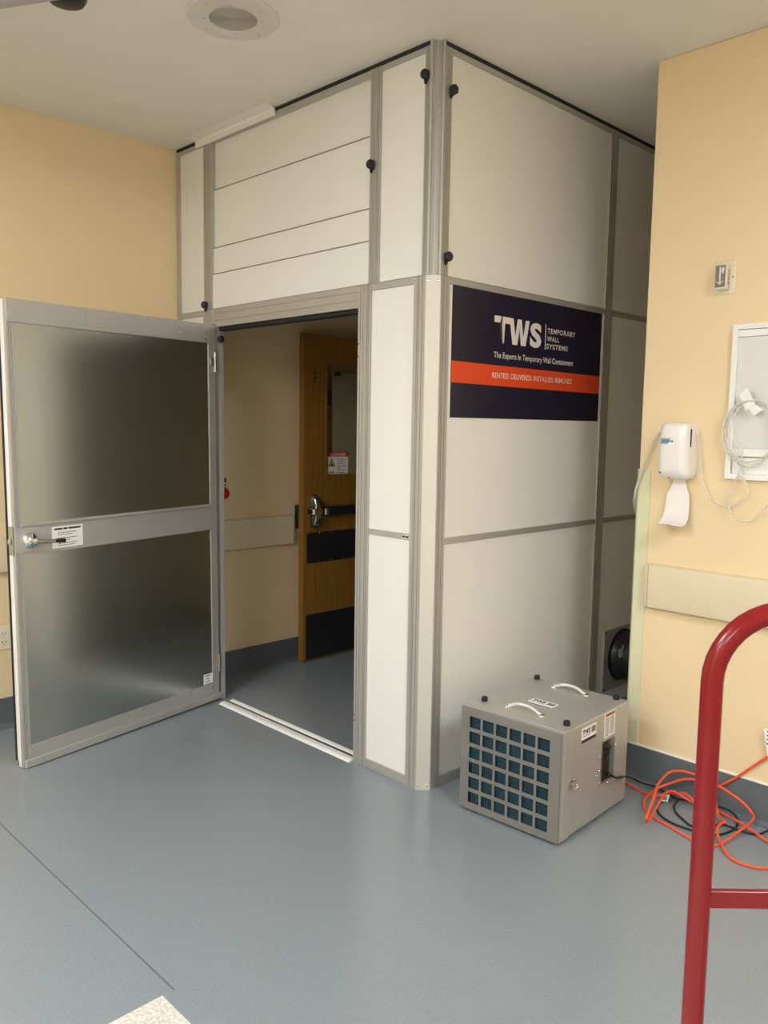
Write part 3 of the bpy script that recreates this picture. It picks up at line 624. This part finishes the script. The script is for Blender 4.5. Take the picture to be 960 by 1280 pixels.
fr = bmesh.new(); box(fr, -1.7998, -1.760, 1.856, 1.984, 0, 2.1298); box(fr, -.780, -.7402, 1.856, 1.984, 0, 2.1298); box(fr, -1.760, -.780, 1.856, 1.984, 2.09, 2.1298); bm.free()
o = S(obj('trim_2', fr, 'boom_grey')); o['label'] = 'grey steel frame of the wooden door'

ws = thing('warning_sign', 'red and white danger notice with yellow triangle on the door glass', 'sign', (DX-.0198, 1.121, 1.213))
obj('sheet', B(0, .0008, -.089, .089, 0, .146), 'paper', ws)
sq = lambda x, y, z: (.0010+z, -.089+x, y)
def rect(m, x0, x1, y0, y1, l=.0, nm='print'): flat_obj(nm, (lambda bm: (bm.faces.new([bm.verts.new(sq(a, b, l)) for a, b in ((x0, y0), (x1, y0), (x1, y1), (x0, y1))]), bm)[1])(bmesh.new()), m, ws)
rect('red_print', 0, .178, .118, .146, nm='header')
flat_obj('lettering', mapped(text_bm('DANGER', .112, .018, .03, .0004), lambda x, y, z: sq(.048+x, .123+y, z)), 'letter', ws)
def tri(m, c, r, l, nm): flat_obj(nm, (lambda bm: (bm.faces.new([bm.verts.new(sq(c[0]+r*a, c[1]+r*b, l)) for a, b in ((-.87, -.5), (.87, -.5), (0, 1))]), bm)[1])(bmesh.new()), m, ws)
tri('letter', (.033, .129), .010, .0004, 'alert_mark')
tri('ink', (.036, .072), .035, .0002, 'hazard_border'); tri('yellow_print', (.036, .072), .025, .0004, 'hazard_triangle')
flat_obj('hazard_symbol', (lambda bm: (bm.faces.new([bm.verts.new(sq(.036+.008*math.cos(k*math.pi/4), .067+.008*math.sin(k*math.pi/4), .0006)) for k in range(8)]), bm)[1])(bmesh.new()), 'ink', ws)
for k, (a, b) in enumerate(((.080, .150), (.080, .15), (.080, .140), (.076, .160), (.080, .115), (.080, .15), (.080, .14))): rect('grey_ink', a, b, .098-k*.0145, .102-k*.0145, .0002)
rect('grey_ink', .022, .054, .012, .021, .0002)

# emergency button on the inner left wall
t = thing('emergency_button', 'round red push button on the wall inside the doorway', 'push button', (XL+.0003, .262, 1.085))
obj('back_plate', B(0, .006, -.055, .052, 0, .128, bev=.002), 'black', t)
obj('name_strip', B(.0062, .0075, -.052, .049, .100, .126), 'brown_plate', t)
wp = obj('white_strip', B(.0062, .0075, -.052, .049, .072, .099), 'paper', t)
flat_obj('print', bars([(-.045, -.028, .08, .09), (-.02, -.004, .08, .09), (.004, .016, .08, .09), (.024, .046, .08, .09)], lambda x, y, z: (.0079, x, y)), 'ink', wp)
obj('button', lathe(bmesh.new(), (.006, .026, .036), (1, 0, 0), [(.018, 0), (.018, .012), (.033, .014), (.034, .020), (.031, .027), (.018, .032), (.002, .034)], 28), 'red_plastic', t, True)

# ------------------------------------------------------------------ right wall fixtures
t = thing('fire_strobe', 'small fire alarm strobe on a beige wall plate, high on the right wall', 'alarm strobe', (.826, YR-.0003, 2.133))
obj('wall_plate', B(-.042, .042, -.005, 0, -.0635, .0635, bev=.0025), 'plate', t)
bd = obj('strobe_body', B(-.024, .021, -.040, -.005, -.048, .048, bev=.006, seg=2), 'plate', t, True)
obj('lens_housing', B(-.0215, .017, -.044, -.0402, -.040, .042, bev=.001), 'dark_glassy', bd)
bm = cyl(bmesh.new(), (-.002, -.0455, -.028), (-.002, -.0455, .034), .003, seg=10); 
prism(bm, [(-.018, -.018), (-.002, -.032), (.013, -.018), (.009, -.017), (-.002, -.026), (-.014, -.017)], -.0465, -.0441, lambda a, b, c: (a, c, b)); prism(bm, [(.002, .020), (.010, .008), (.014, .024), (.010, .036)], -.0465, -.0441, lambda a, b, c: (a, c, b))
obj('flash_tube', bm, 'clear_lens', bd)
flat_obj('lettering', mapped(text_bm('FIRE', .062, .010, .03, .0003), lambda x, y, z: (.0214, -.026+y, .028-x)), 'brown_print', bd)
for z in (0,): obj('screw', lathe(bmesh.new(), (.031, -.005, z), (0, -1, 0), [(.0032, 0), (.002, .001)], 10), 'ink', t)

SXc = .690
t = thing('sanitizer_dispenser', 'white hand sanitizer dispenser with drip tray on the tan wall', 'dispenser', (SXc, YR-.0003, 1.150))
def rr(hwid, y0, y1, z, r, n=6):                # rounded section: back flat on the wall, front corners rounded
    P = [(-hwid, y1), (-hwid, y0+r)] + [(-hwid+r-r*math.cos(k*math.pi/2/n), y0+r-r*math.sin(k*math.pi/2/n)) for k in range(1, n)] + [(-hwid+r, y0), (hwid-r, y0)]
    P += [(hwid-r+r*math.sin(k*math.pi/2/n), y0+r-r*math.cos(k*math.pi/2/n)) for k in range(1, n)] + [(hwid, y0+r), (hwid, y1)]
    return [(x, y, z) for x, y in P]
secs = [(.047, -.060, .192, .02), (.054, -.076, .196, .025), (.059, -.088, .204, .03), (.0625, -.098, .216, .034), (.063, -.103, .235, .034), (.0625, -.104, .34, .034), (.061, -.101, .40, .034), (.058, -.094, .412, .032), (.050, -.080, .419, .028), (.036, -.05, .4215, .02)]
obj('housing', loft(bmesh.new(), [rr(a, b, 0, c, r) for a, b, c, r in secs]), 'dispenser', t, True)
bm = bmesh.new(); prof = [(-.016, .200, .026), (-.017, .175, .027), (-.020, .150, .036), (-.022, .13, .047), (-.024, .09, .050), (-.028, .055, .052), (-.038, .030, .054), (-.055, .014, .055), (-.080, .008, .053), (-.100, .010, .046), (-.112, .014, .032), (-.116, .017, .018)]
G = []
for y, z, hwid in prof: G.append([bm.verts.new((hwid*k/4, y+.006*(k/4)**2*(0 if z > .02 else -1), z)) for k in range(-4, 5)])
for a, b in zip(G, G[1:]):
    for k in range(8): bm.faces.new((a[k], a[k+1], b[k+1], b[k]))
bmesh.ops.recalc_face_normals(bm, faces=bm.faces[:]); bmesh.ops.solidify(bm, geom=bm.faces[:], thickness=.004)
obj('drip_tray', bm, 'dispenser', t, True)
obj('tray_mount', B(-.022, .022, -.012, 0, .12, .196, bev=.003), 'dispenser', t)
lg = obj('logo_plate', B(-.046, .012, -.1052, -.1040, .333, .358), 'paper', t)
flat_obj('blue_field', (lambda bm: (bm.faces.new([bm.verts.new((x, -.1055, z)) for x, z in ((-.0455, .3335), (-.014, .3335), (-.002, .3575), (-.0455, .3575))]), bm)[1])(bmesh.new()), 'blue_label', lg)
flat_obj('lettering', mapped(text_bm('ECOLAB', .044, .0095, .03, .0003), lambda x, y, z: (-.036+x, -.1059, .341+y)), 'navy_ink', lg)
bm = B(.0615, .0640, -.070, -.060, .323, .395, bev=.0012); obj('level_window', bm, 'ink', t)
obj('sensor', lathe(bmesh.new(), (-.045, -.0985, .218), (0, -1, 0), [(.003, 0), (.0025, .006)], 8), 'ink', t)
obj('indicator', lathe(bmesh.new(), (-.012, -.0845, .199), (0, -1, 0), [(.003, 0), (.0025, .006)], 8), 'grey_ink', t)

# framed window / hatch at the right edge
WX0, WX1, WZ0, WZ1 = .874, 1.50, 1.352, 1.950
t = thing('window_1', 'white framed window with a frosted grey pane on the right wall', None, (WX0, YR-.0003, WZ0)); t['kind'] = 'structure'
WW, WH = WX1-WX0, WZ1-WZ0
for a in ((0, .021, 0, WH), (WW-.021, WW, 0, WH), (.021, WW-.021, 0, .022), (.021, WW-.021, WH-.021, WH)):
    obj('frame_bar', B(a[0], a[1], -.018, 0, a[2], a[3], bev=.0015), 'paper', t)
obj('header_rail', B(.0212, WW-.0212, -.012, 0, WH-.049, WH-.023, bev=.001), 'paper', t)
obj('pane', B(.0212, WW-.0212, -.005, 0, .121, WH-.0495), 'pane_grey', t)
obj('sash_rail', B(.0212, WW-.0212, -.013, 0, .090, .1205, bev=.002), 'paper', t)
obj('lower_panel', B(.024, WW-.0212, -.008, 0, .0225, .085, bev=.001), 'paper', t)

# tubing and its tape
TY = YR-.026
def wp_(u, v, y=TY): p = pix(u, v, 1, y); return p
c5 = lambda x, y: (780+x/3.367, 300+y/3.367)
pts = []
cc = wp_(935, 541)
for k in range(0, 3*16+6):
    a = math.pi*.55 + 2*math.pi*k/16; j = k//16
    rx, rzz = (.100, .098, .085, .09)[j], (.122, .116, .126, .12)[j]
    pts.append(Vector((cc.x+(.004, .014, .022, .0)[j]+rx*math.cos(a), TY-.002-.006*j, cc.z+(-.004, .006, -.002, 0)[j]+rzz*math.sin(a))))
pts += [wp_(*c5(x, y)) for x, y in ((480, 935), (500, 1000), (520, 1060), (490, 1100), (430, 1120), (370, 1095), (330, 1020), (320, 900), (314, 830))]
pts += [Vector((.7605, TY, 1.540))]
t = thing('plastic_tubing', 'coil of clear plastic tubing hung on the white window frame', 'tubing', (cc.x, YR-.02, cc.z))
loc = Vector((cc.x, YR-.02, cc.z))
obj('coil', tube(bmesh.new(), catmull([p-loc for p in pts], 4), .0037, 8), 'tubing', t, True)
p2 = [wp_(*c5(x, y)) for x, y in ((494, 850), (492, 960), (455, 1040), (435, 1100), (450, 1150), (490, 1178), (540, 1178), (606, 1120), (700, 1010))]
obj('loose_end', tube(bmesh.new(), catmull([p-loc for p in p2], 5), .0037, 8), 'tubing', t, True)
p3 = [Vector((.6175, YR-.016, 1.535))] + [wp_(*c5(x, y), YR-.018) for x, y in ((135, 835), (100, 910), (60, 1010))] + [Vector((.490, YR-.014, 1.255)), Vector((.478, YR+.02, 1.20)), Vector((.474, YR+.10, 1.12)), Vector((.474, YR+.3, 1.0))]
for dx in (0, .012): obj('loose_end', tube(bmesh.new(), catmull([p-loc+Vector((dx*.6, -dx*.2, dx)) for p in p3], 5), .0037, 8), 'tubing', t, True)
bm = bmesh.new()
for P, y in (([(934, 484), (944.5, 505), (932, 514), (924, 494)], YR-.0425), ([(944, 505), (954, 512), (942, 520), (936, 511)], YR-.0395)):
    q = [wp_(*p, y) for p in P]; prism(bm, [(v.x, v.z) for v in q], y, y+.001, lambda a, b, c: (a, c, b))
tag(obj('tape_piece', bm, 'tape'), 'crumpled white tape piece holding the clear tubing coil', 'tape')

# ------------------------------------------------------------------ hand truck in the right foreground
HB = Vector((1.7535, -1.3065, 0)); hdir = Vector((.7003, .7139, 0))
t = thing('hand_truck', 'red tubular steel hand truck in the right foreground', 'hand truck', HB, math.atan2(hdir.y, hdir.x))
TW, TT, RB, RT = .46, 1.283, .105, .0160
P = [(0, 0, .06), (0, 0, .5), (0, 0, TT-RB)]
for k in range(1, 10): a = k*math.pi/20; P.append((RB-RB*math.cos(a), 0, TT-RB+RB*math.sin(a)))
P += [(RB, 0, TT), (TW-RB, 0, TT)]
for k in range(1, 10): a = k*math.pi/20; P.append((TW-RB+RB*math.sin(a), 0, TT-RB+RB*math.cos(a)))
P += [(TW, 0, TT-RB), (TW, 0, .5), (TW, 0, .06)]
obj('tube_frame', tube(bmesh.new(), P, RT, 20), 'red', t, True)
for z in (.845, .50, .18): obj('cross_bar', B(.004, TW-.004, -.006, .004, z-.0135, z+.0135, bev=.001), 'red', t)
obj('toe_plate', B(-.02, TW+.02, .010, .24, .004, .012, bev=.001), 'red', t)
for x in (.06, TW-.06): obj('axle_bracket', prism(bmesh.new(), [(.012, .20), (-.016, .20), (-.13, .15), (-.13, .11), (.012, .06)], x-.004, x+.004, lambda a, b, c: (c, a, b)), 'red', t)
obj('axle', cyl(bmesh.new(), (-.075, -.115, .130), (TW+.075, -.115, .130), .009, seg=14), 'steel', t, True)
for x in (-.050, TW+.050):
    wh = obj('wheel', lathe(bmesh.new(), (x-.026, -.115, .130), (1, 0, 0), [(.075, .004), (.112, 0), (.125, .008), (.130, .026), (.125, .044), (.112, .052), (.075, .048)], 36), 'rubber', t, True)
    obj('hub', lathe(bmesh.new(), (x-.028, -.115, .130), (1, 0, 0), [(.015, -.004), (.030, 0), (.0745, .008), (.0745, .048), (.030, .056), (.015, .060)], 24), 'red', wh, True)

# ------------------------------------------------------------------ ceiling speaker and boom
t = thing('ceiling_speaker', 'round white loudspeaker with perforated grille on the ceiling', 'speaker', (-.452, -.632, CE-.0003))
obj('flange', lathe(bmesh.new(), (0, 0, 0), (0, 0, -1), [(.170, 0), (.170, .004), (.166, .008), (.150, .009), (.092, .010), (.089, .008), (.088, .004)], 64), mat('speaker_enamel', (.66, .63, .57), .5), t, True)
obj('grille_backing', lathe(bmesh.new(), (0, 0, -.002), (0, 0, -1), [(.0875, 0), (.0875, .003)], 48), mat('speaker_dark', (.10, .09, .08), .8), t)
gm = mat('speaker_mesh', (.47, .44, .39), .5)
for k in range(15):
    r = .0035+.0058*k; obj('grille_ring', lathe(bmesh.new(), (0, 0, -.0052), (0, 0, -1), [(r, 0), (r+.0036, 0), (r+.0036, .002), (r, .002), (r, 0)], 40), gm, t)
for rr_, n, a0 in ((.138, 4, .2), (.105, 4, .9)):
    for k in range(n): a = a0+k*math.pi/2; obj('screw', lathe(bmesh.new(), (rr_*math.cos(a), rr_*math.sin(a), -.0088), (0, 0, -1), [(.0045, 0), (.003, .003)], 10), 'steel', t)

t = thing('ceiling_boom', 'black and grey ceiling boom cut off by the top left edge', 'ceiling boom', (-.606, -1.180, CE-.0003))
obj('mount_plate', B(-.150, .150, -.150, .150, -.006, 0, bev=.002), 'ceiling', t)
obj('pivot_housing', lathe(bmesh.new(), (.012, -.018, -.0061), (0, 0, -1), [(.060, 0), (.066, .02), (.066, .075), (.056, .092), (.030, .100), (.002, .101)], 32), 'black', t, True)
ad = Vector((-.873, -.488, 0)); an = Vector((.488, -.873, 0)); q0 = Vector((.045, -.085, 0))
bm = loft(bmesh.new(), [[q0+ad*s+an*a+Vector((0, 0, b)) for a, b in ((.0, -.128), (.012, -.135), (.078, -.135), (.090, -.128), (.090, -.058), (.078, -.050), (.012, -.050), (.0, -.058))] for s in (-.04, 1.15)])
obj('arm', bm, 'boom_grey', t, True)
q1 = q0+ad*1.06+an*.045
obj('drop_tube', cyl(bmesh.new(), (q1.x, q1.y, -.134), (q1.x, q1.y, -.52), .022, seg=18), 'boom_grey', t, True)
obj('lamp_head', lathe(bmesh.new(), (q1.x, q1.y, -.520), (0, 0, -1), [(.03, 0), (.05, .02), (.16, .05), (.24, .10), (.245, .12), (.235, .125), (.05, .118), (.002, .117)], 40), 'boom_grey', t, True)
